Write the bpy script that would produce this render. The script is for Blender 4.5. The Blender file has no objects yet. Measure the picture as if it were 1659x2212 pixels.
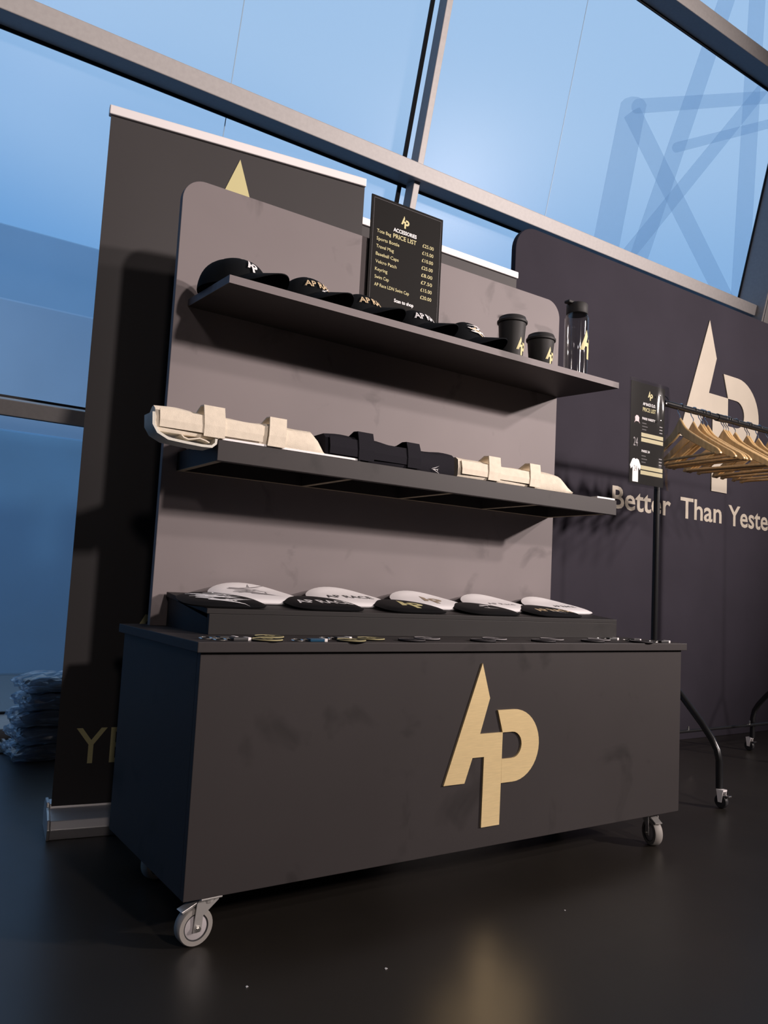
import bpy, bmesh, math, random
from mathutils import Vector, Matrix
random.seed(7)
scene = bpy.context.scene
col = scene.collection
PI = math.pi

# ------------------------------------------------------------------ camera
cam_d = bpy.data.cameras.new('camera')
cam = bpy.data.objects.new('camera', cam_d); col.objects.link(cam)
cr = Vector((0.82433679, -0.56376099, 0.05140433))
cu = Vector((-0.09376495, -0.04642341, 0.99451144))
cf = Vector((0.55828039, 0.82463229, 0.09112955))
m = Matrix((cr, cu, -cf)).transposed().to_4x4()
m.translation = Vector((-0.62386, -1.55477, 0.73705))
cam.matrix_world = m
cam_d.sensor_fit = 'HORIZONTAL'; cam_d.sensor_width = 36; cam_d.lens = 37.49
cam_d.clip_start = 0.02; cam_d.clip_end = 300
scene.camera = cam

# ------------------------------------------------------------------ view
vs = scene.view_settings
vs.view_transform = 'Standard'; vs.look = 'None'; vs.exposure = 0.0; vs.gamma = 1.0
vs.use_curve_mapping = False

# ------------------------------------------------------------------ dusk sky
world = bpy.data.worlds.new('dusk_sky'); scene.world = world
world.use_nodes = True
nt = world.node_tree; nt.nodes.clear()
wo = nt.nodes.new('ShaderNodeOutputWorld'); bg = nt.nodes.new('ShaderNodeBackground')
tc = nt.nodes.new('ShaderNodeTexCoord'); sx = nt.nodes.new('ShaderNodeSeparateXYZ')
ad = nt.nodes.new('ShaderNodeMath'); ad.operation = 'MULTIPLY_ADD'; ad.inputs[1].default_value = 0.20
rp = nt.nodes.new('ShaderNodeValToRGB'); rp.color_ramp.interpolation = 'EASE'
e = rp.color_ramp.elements
e[0].position = 0.0; e[0].color = (0.030, 0.16, 0.42, 1)
e[1].position = 0.64; e[1].color = (0.44, 0.64, 0.90, 1)
for pos, c in ((0.22, (0.065, 0.25, 0.56, 1)), (0.37, (0.155, 0.38, 0.74, 1)), (0.50, (0.30, 0.52, 0.83, 1))):
    k = e.new(pos); k.color = c
L = nt.links.new
L(tc.outputs['Generated'], sx.inputs[0])
L(sx.outputs['X'], ad.inputs[0]); L(sx.outputs['Z'], ad.inputs[2])
L(ad.outputs[0], rp.inputs[0]); L(rp.outputs[0], bg.inputs[0]); L(bg.outputs[0], wo.inputs[0])
bg.inputs[1].default_value = 1.0

# ------------------------------------------------------------------ hall lamps (ceiling spots, out of frame) and one added fill
def spot(name, loc, target, power, size, blend, radius, colr):
    d = bpy.data.lights.new(name, 'SPOT'); d.energy = power; d.spot_size = size; d.spot_blend = blend
    d.shadow_soft_size = radius; d.color = colr
    o = bpy.data.objects.new(name, d); col.objects.link(o); o.location = loc
    o.rotation_euler = (Vector(target) - Vector(loc)).to_track_quat('-Z', 'Y').to_euler()
    return o
WARM = (1.0, 0.87, 0.82)
spot('warm_spot', (6.0, -4.75, 3.15), (1.9, 0.8, 2.25), 2300, math.radians(56), 1.0, 0.14, WARM)
spot('warm_spot', (5.6, -4.2, 3.75), (1.9, 0.8, 2.25), 800, math.radians(60), 1.0, 0.14, WARM)
spot('warm_spot', (0.75, -5.6, 3.2), (0.9, 0.6, 1.7), 620, math.radians(80), 1.0, 0.16, WARM)
spot('warm_spot', (-1.8, -6.0, 3.2), (0.0, 0.6, 1.2), 110, math.radians(80), 1.0, 0.20, WARM)  # unseen weak fill, added to lighten the foot of the left banner

# ------------------------------------------------------------------ materials
def mat(name, c, rough=0.5, metal=0.0, noise=None, bump=None, spec=0.5, stretch=None):
    mt = bpy.data.materials.new(name); mt.use_nodes = True
    n = mt.node_tree; b = n.nodes['Principled BSDF']
    b.inputs['Base Color'].default_value = (*c, 1); b.inputs['Roughness'].default_value = rough
    b.inputs['Metallic'].default_value = metal; b.inputs['Specular IOR Level'].default_value = spec
    t = n.nodes.new('ShaderNodeTexCoord'); mp = n.nodes.new('ShaderNodeMapping')
    n.links.new(t.outputs['Object'], mp.inputs[0])
    if stretch: mp.inputs['Scale'].default_value = stretch
    if noise:
        sc, amt = noise
        z = n.nodes.new('ShaderNodeTexNoise'); z.inputs['Scale'].default_value = sc; z.inputs['Detail'].default_value = 5
        n.links.new(mp.outputs[0], z.inputs['Vector'])
        r = n.nodes.new('ShaderNodeMapRange'); r.inputs[1].default_value = 0.3; r.inputs[2].default_value = 0.7
        r.inputs[3].default_value = 1 - amt; r.inputs[4].default_value = 1 + amt
        n.links.new(z.outputs['Fac'], r.inputs[0])
        mx = n.nodes.new('ShaderNodeMix'); mx.data_type = 'RGBA'; mx.blend_type = 'MULTIPLY'
        mx.inputs[0].default_value = 1.0; mx.inputs[6].default_value = (*c, 1)
        n.links.new(r.outputs[0], mx.inputs[7]); n.links.new(mx.outputs[2], b.inputs['Base Color'])
    if bump:
        sc, st = bump
        z = n.nodes.new('ShaderNodeTexNoise'); z.inputs['Scale'].default_value = sc; z.inputs['Detail'].default_value = 3
        n.links.new(mp.outputs[0], z.inputs['Vector'])
        bp = n.nodes.new('ShaderNodeBump'); bp.inputs['Strength'].default_value = st; bp.inputs['Distance'].default_value = 0.003
        n.links.new(z.outputs['Fac'], bp.inputs['Height']); n.links.new(bp.outputs[0], b.inputs['Normal'])
    return mt

def film(name, tint, gl_rough, veil=0.0, veilc=(0.6, 0.7, 0.8), diff=0.25, fac=1.0):
    """thin clear sheet: transparent with a fresnel gloss and an optional milky veil"""
    mt = bpy.data.materials.new(name); mt.use_nodes = True
    n = mt.node_tree; n.nodes.clear()
    out = n.nodes.new('ShaderNodeOutputMaterial')
    tr = n.nodes.new('ShaderNodeBsdfTransparent'); tr.inputs[0].default_value = (*tint, 1)
    gl = n.nodes.new('ShaderNodeBsdfGlossy'); gl.inputs['Roughness'].default_value = gl_rough
    fr = n.nodes.new('ShaderNodeLayerWeight')
    pw = n.nodes.new('ShaderNodeMath'); pw.operation = 'POWER'; pw.inputs[1].default_value = 4.0
    n.links.new(fr.outputs['Facing'], pw.inputs[0])
    ml = n.nodes.new('ShaderNodeMath'); ml.operation = 'MULTIPLY_ADD'; ml.inputs[1].default_value = 0.8*fac; ml.inputs[2].default_value = 0.05*fac
    n.links.new(pw.outputs[0], ml.inputs[0])
    mx = n.nodes.new('ShaderNodeMixShader'); n.links.new(ml.outputs[0], mx.inputs[0])
    last = tr
    if veil > 0:
        tl = n.nodes.new('ShaderNodeBsdfTranslucent'); tl.inputs[0].default_value = (*veilc, 1)
        df = n.nodes.new('ShaderNodeBsdfDiffuse'); df.inputs[0].default_value = (*veilc, 1)
        m1 = n.nodes.new('ShaderNodeMixShader'); m1.inputs[0].default_value = diff
        n.links.new(tl.outputs[0], m1.inputs[1]); n.links.new(df.outputs[0], m1.inputs[2])
        m2 = n.nodes.new('ShaderNodeMixShader'); m2.inputs[0].default_value = veil
        n.links.new(tr.outputs[0], m2.inputs[1]); n.links.new(m1.outputs[0], m2.inputs[2])
        last = m2
    n.links.new(last.outputs[0], mx.inputs[1]); n.links.new(gl.outputs[0], mx.inputs[2])
    n.links.new(mx.outputs[0], out.inputs[0])
    return mt

def smudged(name, c, rough, spec=0.2):
    """matt laminate with greasy finger marks: sparse darker, shinier blotches"""
    mt = mat(name, c, rough, noise=(3.0, 0.05), spec=spec)
    n = mt.node_tree; b = n.nodes['Principled BSDF']
    mx = [k for k in n.nodes if k.type == 'MIX'][0]
    mp = [k for k in n.nodes if k.type == 'MAPPING'][0]
    z = n.nodes.new('ShaderNodeTexNoise'); z.inputs['Scale'].default_value = 6.5; z.inputs['Detail'].default_value = 4
    z.inputs['Distortion'].default_value = 0.6
    n.links.new(mp.outputs[0], z.inputs['Vector'])
    r = n.nodes.new('ShaderNodeMapRange'); r.inputs[1].default_value = 0.60; r.inputs[2].default_value = 0.74
    r.inputs[3].default_value = 1.0; r.inputs[4].default_value = 0.62
    n.links.new(z.outputs['Fac'], r.inputs[0])
    m2 = n.nodes.new('ShaderNodeMix'); m2.data_type = 'RGBA'; m2.blend_type = 'MULTIPLY'; m2.inputs[0].default_value = 1
    n.links.new(mx.outputs[2], m2.inputs[6]); n.links.new(r.outputs[0], m2.inputs[7])
    n.links.new(m2.outputs[2], b.inputs['Base Color'])
    return mt

M = {}
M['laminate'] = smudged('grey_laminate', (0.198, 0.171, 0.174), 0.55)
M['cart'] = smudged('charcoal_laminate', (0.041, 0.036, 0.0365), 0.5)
M['riser'] = smudged('black_laminate', (0.022, 0.020, 0.020), 0.5)
M['backdrop'] = mat('navy_fabric', (0.030, 0.0265, 0.036), 0.8, noise=(2.5, 0.10), bump=(500, 0.1), spec=0.1)
M['banner'] = mat('banner_vinyl', (0.052, 0.048, 0.049), 0.55, noise=(2, 0.05), spec=0.2)
M['gold'] = mat('brushed_gold', (0.80, 0.62, 0.33), 0.42, 0.35, noise=(30, 0.06), stretch=(1, 1, 14))
M['goldprint'] = mat('gold_print', (0.62, 0.56, 0.28), 0.6)
M['goldtan'] = mat('matt_tan_gold', (0.42, 0.37, 0.30), 0.6, noise=(6, 0.05))
M['white'] = mat('white_print', (0.85, 0.83, 0.84), 0.6)
M['alu'] = mat('satin_aluminium', (0.72, 0.69, 0.69), 0.38, 0.55, noise=(40, 0.04), stretch=(0.1, 1, 1))
M['alu_top'] = mat('white_aluminium', (0.86, 0.82, 0.82), 0.4, 0.1)
M['paint'] = mat('grey_metal_paint', (0.36, 0.34, 0.335), 0.5, noise=(60, 0.05))
M['gasket'] = mat('black_gasket', (0.008, 0.008, 0.01), 0.7)
M['black'] = mat('black_plastic', (0.018, 0.018, 0.02), 0.45)
M['rubber'] = mat('matt_black_silicone', (0.030, 0.029, 0.029), 0.6, spec=0.25)
M['cap'] = mat('black_cotton', (0.008, 0.009, 0.0105), 0.9, bump=(900, 0.2), spec=0.08)
M['thread'] = mat('gold_thread', (0.72, 0.55, 0.34), 0.6)
M['tote'] = mat('cream_canvas', (0.80, 0.71, 0.58), 0.9, noise=(60, 0.06), bump=(600, 0.35))
M['totegrey'] = mat('natural_canvas', (0.74, 0.72, 0.64), 0.9, noise=(40, 0.08), bump=(600, 0.35))
M['toteblack'] = mat('black_canvas', (0.018, 0.017, 0.022), 0.9, bump=(600, 0.35), spec=0.1)
M['swimw'] = mat('white_silicone', (0.90, 0.87, 0.88), 0.45)
M['swimb'] = mat('black_silicone', (0.008, 0.008, 0.009), 0.6, spec=0.12)
M['grey'] = mat('grey_print', (0.30, 0.28, 0.29), 0.6)
M['dark'] = mat('dark_print', (0.05, 0.045, 0.05), 0.6)
M['brown'] = mat('bronze_print', (0.33, 0.25, 0.17), 0.5)
M['chrome'] = mat('zinc_chrome', (0.75, 0.73, 0.70), 0.22, 1.0)
M['zinc'] = mat('zinc_plate', (0.62, 0.60, 0.58), 0.35, 0.7)
M['tyre'] = mat('grey_rubber', (0.30, 0.28, 0.26), 0.6)
M['hubm'] = mat('grey_plastic_hub', (0.46, 0.43, 0.44), 0.5)
M['blackmetal'] = mat('black_powder_coat', (0.012, 0.012, 0.013), 0.25, 0.0)
M['wood'] = mat('varnished_beech', (0.62, 0.42, 0.20), 0.35, noise=(14, 0.15), stretch=(1, 6, 1))
M['signpaper'] = mat('black_card', (0.012, 0.011, 0.0105), 0.6, spec=0.06)
M['pink'] = mat('pink_print', (0.75, 0.58, 0.60), 0.6)
M['khaki'] = mat('khaki_gold_print', (0.42, 0.37, 0.19), 0.5)
M['glass'] = film('window_glass', (0.97, 0.985, 1.0), 0.30, veil=0.12, veilc=(0.85, 0.93, 1.0), diff=0.0, fac=0.08)
M['smoke'] = film('clear_tritan', (0.88, 0.885, 0.88), 0.05, fac=1.3)
M['sleeve'] = film('clear_sleeve', (0.97, 0.97, 0.97), 0.06, fac=1.3)
M['bagfilm'] = film('crinkled_film', (0.80, 0.86, 0.92), 0.12, veil=0.30, veilc=(0.5, 0.6, 0.72), fac=1.4)
M['garment'] = mat('black_garment', (0.015, 0.015, 0.018), 0.9)
M['mdf'] = mat('raw_board_edge', (0.30, 0.25, 0.18), 0.8, noise=(40, 0.1))
M['label'] = mat('white_label', (0.7, 0.7, 0.7), 0.5)
M['silicone_seam'] = mat('grey_silicone', (0.25, 0.36, 0.46), 0.5)
M['reflected'] = film('reflection_film', (0.97, 0.985, 1.0), 0.5, veil=0.17, veilc=(0.80, 0.88, 0.95), diff=0.5, fac=0.05)  # see-through film that keeps the stand-in reflections faint
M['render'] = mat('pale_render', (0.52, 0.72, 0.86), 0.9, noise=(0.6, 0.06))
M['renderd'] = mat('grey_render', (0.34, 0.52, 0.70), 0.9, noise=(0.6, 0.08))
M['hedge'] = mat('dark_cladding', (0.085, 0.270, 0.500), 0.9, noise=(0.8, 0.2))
M['ground'] = mat('asphalt', (0.06, 0.065, 0.07), 0.9)
M['roomwall'] = mat('dark_wall_paint', (0.22, 0.21, 0.20), 0.9)
M['ceil'] = mat('dark_ceiling_paint', (0.22, 0.21, 0.20), 0.9)
M['bluetag'] = mat('blue_enamel', (0.01, 0.06, 0.12), 0.3)
# polished dark concrete
fl = mat('polished_concrete', (0.022, 0.019, 0.016), 0.32, noise=(1.3, 0.28), spec=0.5)
n = fl.node_tree; b = n.nodes['Principled BSDF']
z = n.nodes.new('ShaderNodeTexNoise'); z.inputs['Scale'].default_value = 2.2; z.inputs['Detail'].default_value = 6
r = n.nodes.new('ShaderNodeMapRange'); r.inputs[3].default_value = 0.24; r.inputs[4].default_value = 0.46
n.links.new([k for k in n.nodes if k.type == 'MAPPING'][0].outputs[0], z.inputs['Vector'])
n.links.new(z.outputs['Fac'], r.inputs[0]); n.links.new(r.outputs[0], b.inputs['Roughness'])
M['floor'] = fl

# ------------------------------------------------------------------ mesh helpers
class MB:
    def __init__(s): s.v = []; s.f = []
    def add(s, vs_, fs_):
        o = len(s.v); s.v += [tuple(q) for q in vs_]; s.f += [tuple(i + o for i in f) for f in fs_]; return s
    def box(s, x0, x1, y0, y1, z0, z1):
        return s.add([(x0,y0,z0),(x1,y0,z0),(x1,y1,z0),(x0,y1,z0),(x0,y0,z1),(x1,y0,z1),(x1,y1,z1),(x0,y1,z1)],
                     [(3,2,1,0),(4,5,6,7),(0,1,5,4),(1,2,6,5),(2,3,7,6),(3,0,4,7)])
    def prism(s, poly, fn, d0, d1):
        """polygon (list of 2-tuples) swept from depth d0 to d1; fn(u, v, d) -> xyz"""
        k = len(poly)
        vs_ = [fn(u, v, d0) for u, v in poly] + [fn(u, v, d1) for u, v in poly]
        fs_ = [tuple(range(k)), tuple(range(2*k-1, k-1, -1))] + [(i, k+i, k+(i+1) % k, (i+1) % k) for i in range(k)]
        return s.add(vs_, fs_)
    def lathe(s, prof, c=(0,0,0), seg=32, axis='z', closed=False):
        vs_ = []; k = len(prof)
        for i in range(seg):
            a = 2*PI*i/seg
            for r_, h in prof:
                if axis == 'z': q = (r_*math.cos(a), r_*math.sin(a), h)
                elif axis == 'y': q = (r_*math.cos(a), h, r_*math.sin(a))
                else: q = (h, r_*math.cos(a), r_*math.sin(a))
                vs_.append((c[0]+q[0], c[1]+q[1], c[2]+q[2]))
        fs_ = []
        kk = k if closed else k-1
        for i in range(seg):
            j = (i+1) % seg
            for t in range(kk):
                t2 = (t+1) % k
                fs_.append((i*k+t, j*k+t, j*k+t2, i*k+t2))
        if not closed:
            fs_.append(tuple(i*k for i in range(seg))[::-1]); fs_.append(tuple(i*k+k-1 for i in range(seg)))
        return s.add(vs_, fs_)
    def tube(s, pts, rad, seg=10, cap=True, closed=False):
        pts = [Vector(q) for q in pts]; k = len(pts); vs_ = []; fs_ = []
        prev = None
        for i, q in enumerate(pts):
            if closed: t = pts[(i+1) % k] - pts[i-1]
            else: t = pts[min(i+1, k-1)] - pts[max(i-1, 0)]
            t.normalize()
            if prev is None:
                a = Vector((0,0,1)) if abs(t.z) < 0.9 else Vector((1,0,0))
                u = t.cross(a).normalized()
            else:
                u = (prev - t*prev.dot(t)).normalized()
            prev = u; w = t.cross(u)
            rr = rad[i] if isinstance(rad, (list, tuple)) else rad
            for j in range(seg):
                a = 2*PI*j/seg; vs_.append(q + (u*math.cos(a) + w*math.sin(a))*rr)
        for i in range(k if closed else k-1):
            i2 = (i+1) % k
            for j in range(seg):
                j2 = (j+1) % seg
                fs_.append((i*seg+j, i*seg+j2, i2*seg+j2, i2*seg+j))
        if cap and not closed:
            fs_.append(tuple(range(seg))[::-1]); fs_.append(tuple(range((k-1)*seg, k*seg)))
        return s.add(vs_, fs_)
    def ribbon(s, path, w0, w1, th, fn):
        """path of (a, b) points with thickness along the normal, swept from w0 to w1; fn(w, a, b) -> xyz"""
        k = len(path); P = [Vector(q) for q in path]; out = []
        for i in range(k):
            t = (P[min(i+1, k-1)] - P[max(i-1, 0)]).normalized(); nrm = Vector((-t.y, t.x))
            out.append((P[i], P[i] + nrm*th))
        poly = [tuple(a) for a, _ in out] + [tuple(b_) for _, b_ in reversed(out)]
        vs_ = [fn(w0, *q) for q in poly] + [fn(w1, *q) for q in poly]; kk = len(poly)
        fs_ = []
        for i in range(kk): fs_.append((i, (i+1) % kk, kk+(i+1) % kk, kk+i))
        for i in range(k-1):
            fs_.append((i, kk-1-i, kk-2-i, i+1)); fs_.append((kk+i, kk+i+1, 2*kk-2-i, 2*kk-1-i))
        return s.add(vs_, fs_)
    def xf(s, mtx):
        s.v = [tuple(mtx @ Vector(q)) for q in s.v]; return s

def obj(name, mb, material, parent=None, smooth=False, bevel=0.0, loc=None, rot=None):
    me = bpy.data.meshes.new(name); me.from_pydata(mb.v, [], mb.f); me.update()
    bm = bmesh.new(); bm.from_mesh(me); bmesh.ops.recalc_face_normals(bm, faces=bm.faces); bm.to_mesh(me); bm.free()
    me.materials.append(M[material] if isinstance(material, str) else material)
    o = bpy.data.objects.new(name, me); col.objects.link(o)
    if parent: o.parent = parent
    if loc: o.location = loc
    if rot: o.rotation_euler = rot
    if smooth:
        for q in me.polygons: q.use_smooth = True
        me.set_sharp_from_angle(angle=math.radians(40))
    if bevel:
        bv = o.modifiers.new('bevel', 'BEVEL'); bv.width = bevel; bv.segments = 2; bv.limit_method = 'ANGLE'
    return o
def tag(o, label, cat, group=None):
    o['label'] = label; o['category'] = cat
    if group: o['group'] = group
    return o
def thing(name, label, cat, loc=(0,0,0), rot=(0,0,0), group=None):
    o = bpy.data.objects.new(name, None); col.objects.link(o); o.location = loc; o.rotation_euler = rot
    o.empty_display_size = 0.05
    return tag(o, label, cat, group)
def struct(name, mb, material, bevel=0.0, parent=None, **k):
    o = obj(name, mb, material, parent, bevel=bevel, **k)
    if not parent: o['kind'] = 'structure'
    return o

# --- flat graphics -------------------------------------------------
def arc(cx, cy, rx, ry, a0, a1, n_):
    return [(cx+rx*math.cos(math.radians(a0+(a1-a0)*i/n_)), cy+ry*math.sin(math.radians(a0+(a1-a0)*i/n_))) for i in range(n_+1)]
_LA = [(.752,.553),(.781,.465),(.752,.377),(.829,.377),(.828,.1465),(.767,.1465),(.768,.3195),(.730,.3195),(.707,.2595),(.641,.2595)]
_LP = [(.810,.4335)] + arc(.868,.3415,.092,.092,90,-90,20) + [(.829,.2495),(.829,.3095)] + arc(.8635,.343,.0335,.0335,-90,90,12) + [(.829,.3765)]
def logo(h):
    s_ = h/.4065
    return [[((x-.641)*s_, (y-.1465)*s_) for x, y in P] for P in (_LA, _LP)]
LOGO_W = .319/.4065
def flat(polys, sub=0, maxlen=None):
    bm = bmesh.new()
    for P in polys: bm.faces.new([bm.verts.new((x, y, 0)) for x, y in P])
    if sub:
        bmesh.ops.triangulate(bm, faces=bm.faces)
        for _ in range(sub):
            bmesh.ops.subdivide_edges(bm, edges=bm.edges, cuts=1, use_grid_fill=True)
            bmesh.ops.triangulate(bm, faces=bm.faces)
    bm.verts.index_update()
    v = [(q.co.x, q.co.y) for q in bm.verts]; f = [tuple(k.index for k in q.verts) for q in bm.faces]
    bm.free(); return v, f
def text(body, width=None, height=None, bold=0.0, align='LEFT', sub=0):
    """lettering as 2-D mesh, scaled so that its ink box is width x height (either may be None)"""
    c = bpy.data.curves.new('lettering', 'FONT'); c.body = body; c.size = 1; c.offset = bold; c.resolution_u = 3
    o = bpy.data.objects.new('lettering', c); col.objects.link(o)
    dg = bpy.context.evaluated_depsgraph_get()
    me = bpy.data.meshes.new_from_object(o.evaluated_get(dg))
    bpy.data.objects.remove(o); bpy.data.curves.remove(c)
    v = [(q.co.x, q.co.y) for q in me.vertices]; f = [tuple(q.vertices) for q in me.polygons]
    bpy.data.meshes.remove(me)
    x0 = min(q[0] for q in v); x1 = max(q[0] for q in v); y1 = max(q[1] for q in v); y0 = min(q[1] for q in v)
    capy0 = 0.0 if y0 < -0.05 else y0
    sx_ = sy_ = None
    if width: sx_ = width/(x1-x0)
    if height: sy_ = height/(y1-capy0)
    sx_ = sx_ or sy_; sy_ = sy_ or sx_
    w = (x1-x0)*sx_
    ox = {'LEFT': 0, 'CENTER': -w/2, 'RIGHT': -w}[align]
    v = [((x-x0)*sx_+ox, (y-capy0)*sy_) for x, y in v]
    if sub:
        bm = bmesh.new(); bv = [bm.verts.new((x, y, 0)) for x, y in v]
        for q in f:
            try: bm.faces.new([bv[i] for i in q])
            except ValueError: pass
        bmesh.ops.triangulate(bm, faces=bm.faces)
        for _ in range(sub):
            bmesh.ops.subdivide_edges(bm, edges=bm.edges, cuts=1)
            bmesh.ops.triangulate(bm, faces=bm.faces)
        bm.verts.index_update()
        v = [(q.co.x, q.co.y) for q in bm.verts]; f = [tuple(k.index for k in q.verts) for q in bm.faces]; bm.free()
    return v, f
def put(mb, vf, fn):
    v, f = vf
    return mb.add([fn(*q) for q in v], f)
def strokes(seed, n_, w, h):
    """loose brush-like splash print: tapered curved strokes in a w x h field"""
    rn = random.Random(seed); polys = []
    for i in range(n_):
        x, y = rn.uniform(.0, .35)*w, rn.uniform(.15, .85)*h
        a = rn.uniform(-.5, .5); ln = rn.uniform(.35, .75)*w; wd = rn.uniform(.03, .08)*h; cv = rn.uniform(-1.5, 1.5)
        P = []; Q = []
        for t in range(9):
            u = t/8; hw = wd*math.sin(PI*min(1, u*.9+.1))*(1-.5*u)
            px = x + ln*u; py = y + ln*u*math.sin(a+cv*u)*.5
            P.append((px, py+hw)); Q.append((px, py-hw))
        polys.append(P + Q[::-1])
        if i % 2:
            bx_ = x+ln*rn.uniform(.3,.7); by_ = y+rn.uniform(-.1,.1)*h; s_ = rn.choice((-1, 1))
            polys.append([(bx_, by_), (bx_+.05*w, by_), (bx_+.09*w, by_+s_*.28*h)])
    v = []; f = []
    for P in polys:
        k = len(P); o = len(v); v += P
        if k > 3:
            hh = k//2
            f += [(o+i, o+i+1, o+k-2-i, o+k-1-i) for i in range(hh-1)]
        else: f.append((o, o+1, o+2))
    return v, f

# ================================================================== THE SETTING
struct('floor', MB().box(-6, 12, -9, 2.6, -0.1, 0.0), 'floor')
FK = 0.24; FN = math.hypot(1, FK)
def fac(x, s_, off):      # glass front: x along it, s up the slope, off outwards from the inner face of the rails
    return (x, 2.2 + off/FN - FK*s_/FN, off*FK/FN + s_/FN)
def fbox(mb, x0, x1, s0, s1, o0, o1):
    q = [fac(x, s_, o_) for s_ in (s0, s1) for (x, o_) in ((x0, o0), (x1, o0), (x1, o1), (x0, o1))]
    return mb.add(q, [(3,2,1,0),(4,5,6,7),(0,1,5,4),(1,2,6,5),(2,3,7,6),(3,0,4,7)])
XL, XR = -6.0, 11.9
rails = [(0.0, 0.05), (1.367, 1.430), (2.828, 2.902), (4.336, 4.420), (5.80, 5.885)]
ti = 1
for s0, s1 in rails:
    o = struct('trim_%d' % ti, fbox(MB(), XL, XR, s0, s1, 0.0, 0.165), 'paint', bevel=0.004); ti += 1
# slender posts with a joint behind each, and one heavy post at the right
def slim(x):
    global ti
    for (a, b_) in ((0.05, 1.367), (1.430, 2.828), (2.902, 4.336), (4.42, 5.80)):
        struct('trim_%d' % ti, fbox(MB(), x-.018, x+.018, a, b_, 0.045, 0.115), 'paint', bevel=0.003); ti += 1
for x in (-4.26, 1.60, 7.46): slim(x)
for x in (-1.33, 4.53, 10.39):
    struct('trim_%d' % ti, fbox(MB(), x, x+.20, 0.0, 5.9, -0.055, 0.165), 'paint', bevel=0.006); ti += 1
    mbb = MB(); fbox(mbb, x+.015, x+.185, 0.0, 5.9, -0.062, -0.054)
    struct('trim_%d' % ti, mbb, 'paint', bevel=0.003); ti += 1
edges = [-6.0, -4.288, -1.33, 1.572, 4.53, 7.432, 10.39, 11.9]
rows = [(0.05, 1.367), (1.430, 2.828), (2.902, 4.336), (4.42, 5.80)]
wi = 1
for i in range(len(edges)-1):
    x0, x1 = edges[i], edges[i+1]
    if x0 in (-1.33, 4.53, 10.39): x0 += .20
    for (s0, s1) in rows:
        w = struct('window_%d' % wi, fbox(MB(), x0, x1, s0, s1, 0.168, 0.176), 'glass'); wi += 1
        g = MB()
        fbox(g, x0, x0+.011, s0, s1, .158, .1675); fbox(g, x1-.011, x1, s0, s1, .158, .1675)
        fbox(g, x0+.011, x1-.011, s0, s0+.010, .158, .1675); fbox(g, x0+.011, x1-.011, s1-.013, s1, .158, .1675)
        obj('gasket', g, 'gasket', w)
        if x0 <= 1.6 and x1 > 0:
            obj('glass_seam', fbox(MB(), (x0+x1)/2+.40 if x0 < 0 else 2.58, ((x0+x1)/2+.40 if x0 < 0 else 2.58)+.0035, s0+.01, s1-.013, .1660, .1678), 'silicone_seam', w)
# hall shell (outside the frame)
CZ = 5.7
struct('ceiling', MB().box(-6.1, 12.1, -9.1, 2.2-FK*CZ+.15, CZ, CZ+.1), 'ceil')
def shell(x0, x1):
    yb = 2.2
    return MB().prism([(-9.0, 0), (2.4, 0), (2.2-FK*CZ+.16, CZ), (-9.0, CZ)], lambda a, b_, d: (d, a, b_), x0, x1)
struct('wall_left', shell(-6.1, -6.0), 'roomwall'); struct('wall_right', shell(11.95, 12.05), 'roomwall')
struct('wall_back', MB().box(-6.1, 12.05, -9.1, -9.0, 0, CZ), 'roomwall')
# floor grille at the foot of the glass
gr = struct('trim_%d' % ti, MB().box(-3.0, 1.5, 1.93, 2.17, 0.0, 0.006), 'gasket'); ti += 1
sl = MB(); x = -3.0
while x < 1.5:
    sl.box(x, x+.010, 1.935, 2.045, .006, .014); sl.box(x, x+.010, 2.055, 2.165, .006, .014); x += .026
o = obj('grille_slats', sl, 'paint', gr); o['kind'] = 'stuff'

# outdoors beyond the glass, and shapes standing in for its reflections
struct('ground', MB().box(-40, 60, 3.0, 80, -0.4, -0.2), 'ground')
tag(obj('terrace_wall', MB().box(-14, 26, 14.0, 14.6, -.2, 6.9), 'render', bevel=.03), 'pale rendered wall seen far beyond the left window panes', 'wall')
tag(obj('terrace_wall', MB().box(-14, 22, 9.0, 9.4, -.2, 4.0), 'renderd', bevel=.03), 'lower grey rendered wall beyond the left window panes', 'wall')
tag(obj('low_fence', MB().box(-14, 22, 6.0, 6.1, -.2, 1.92), 'hedge', bevel=.02), 'dark boarded fence outside the lowest window panes', 'fence')
tr_ = thing('reflection_truss', 'pale steel truss shapes, added outside the large upper right window', 'truss', (8.5, 5.0, 0))  # added bars stand in for faint reflections in the upper right glass
def reflection_bar(a, b_, rad, yy=0.0):
    mb = MB(); mb.tube([(a[0]-8.5, yy, a[1]), (b_[0]-8.5, yy, b_[1])], rad, 12); obj('reflection_bar', mb, 'reflected', tr_, smooth=True)
reflection_bar((9.45, 9.6), (7.25, 4.3), .12); reflection_bar((7.42, 7.15), (6.62, 3.6), .17); reflection_bar((7.46, 7.10), (10.4, 4.35), .11, .05)
reflection_bar((11.9, 9.8), (7.6, 4.85), .10, .7); reflection_bar((7.50, 7.18), (12.4, 9.36), .09, .0); reflection_bar((8.75, 7.20), (12.4, 9.15), .07, .3)
reflection_bar((10.65, 11.0), (9.75, -.2), .12, .2); reflection_bar((6.62, 3.6), (6.0, -.2), .17); reflection_bar((7.25, 4.3), (6.2, -.2), .12); reflection_bar((10.4, 4.35), (13.0, 1.7), .11, .05)

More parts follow.
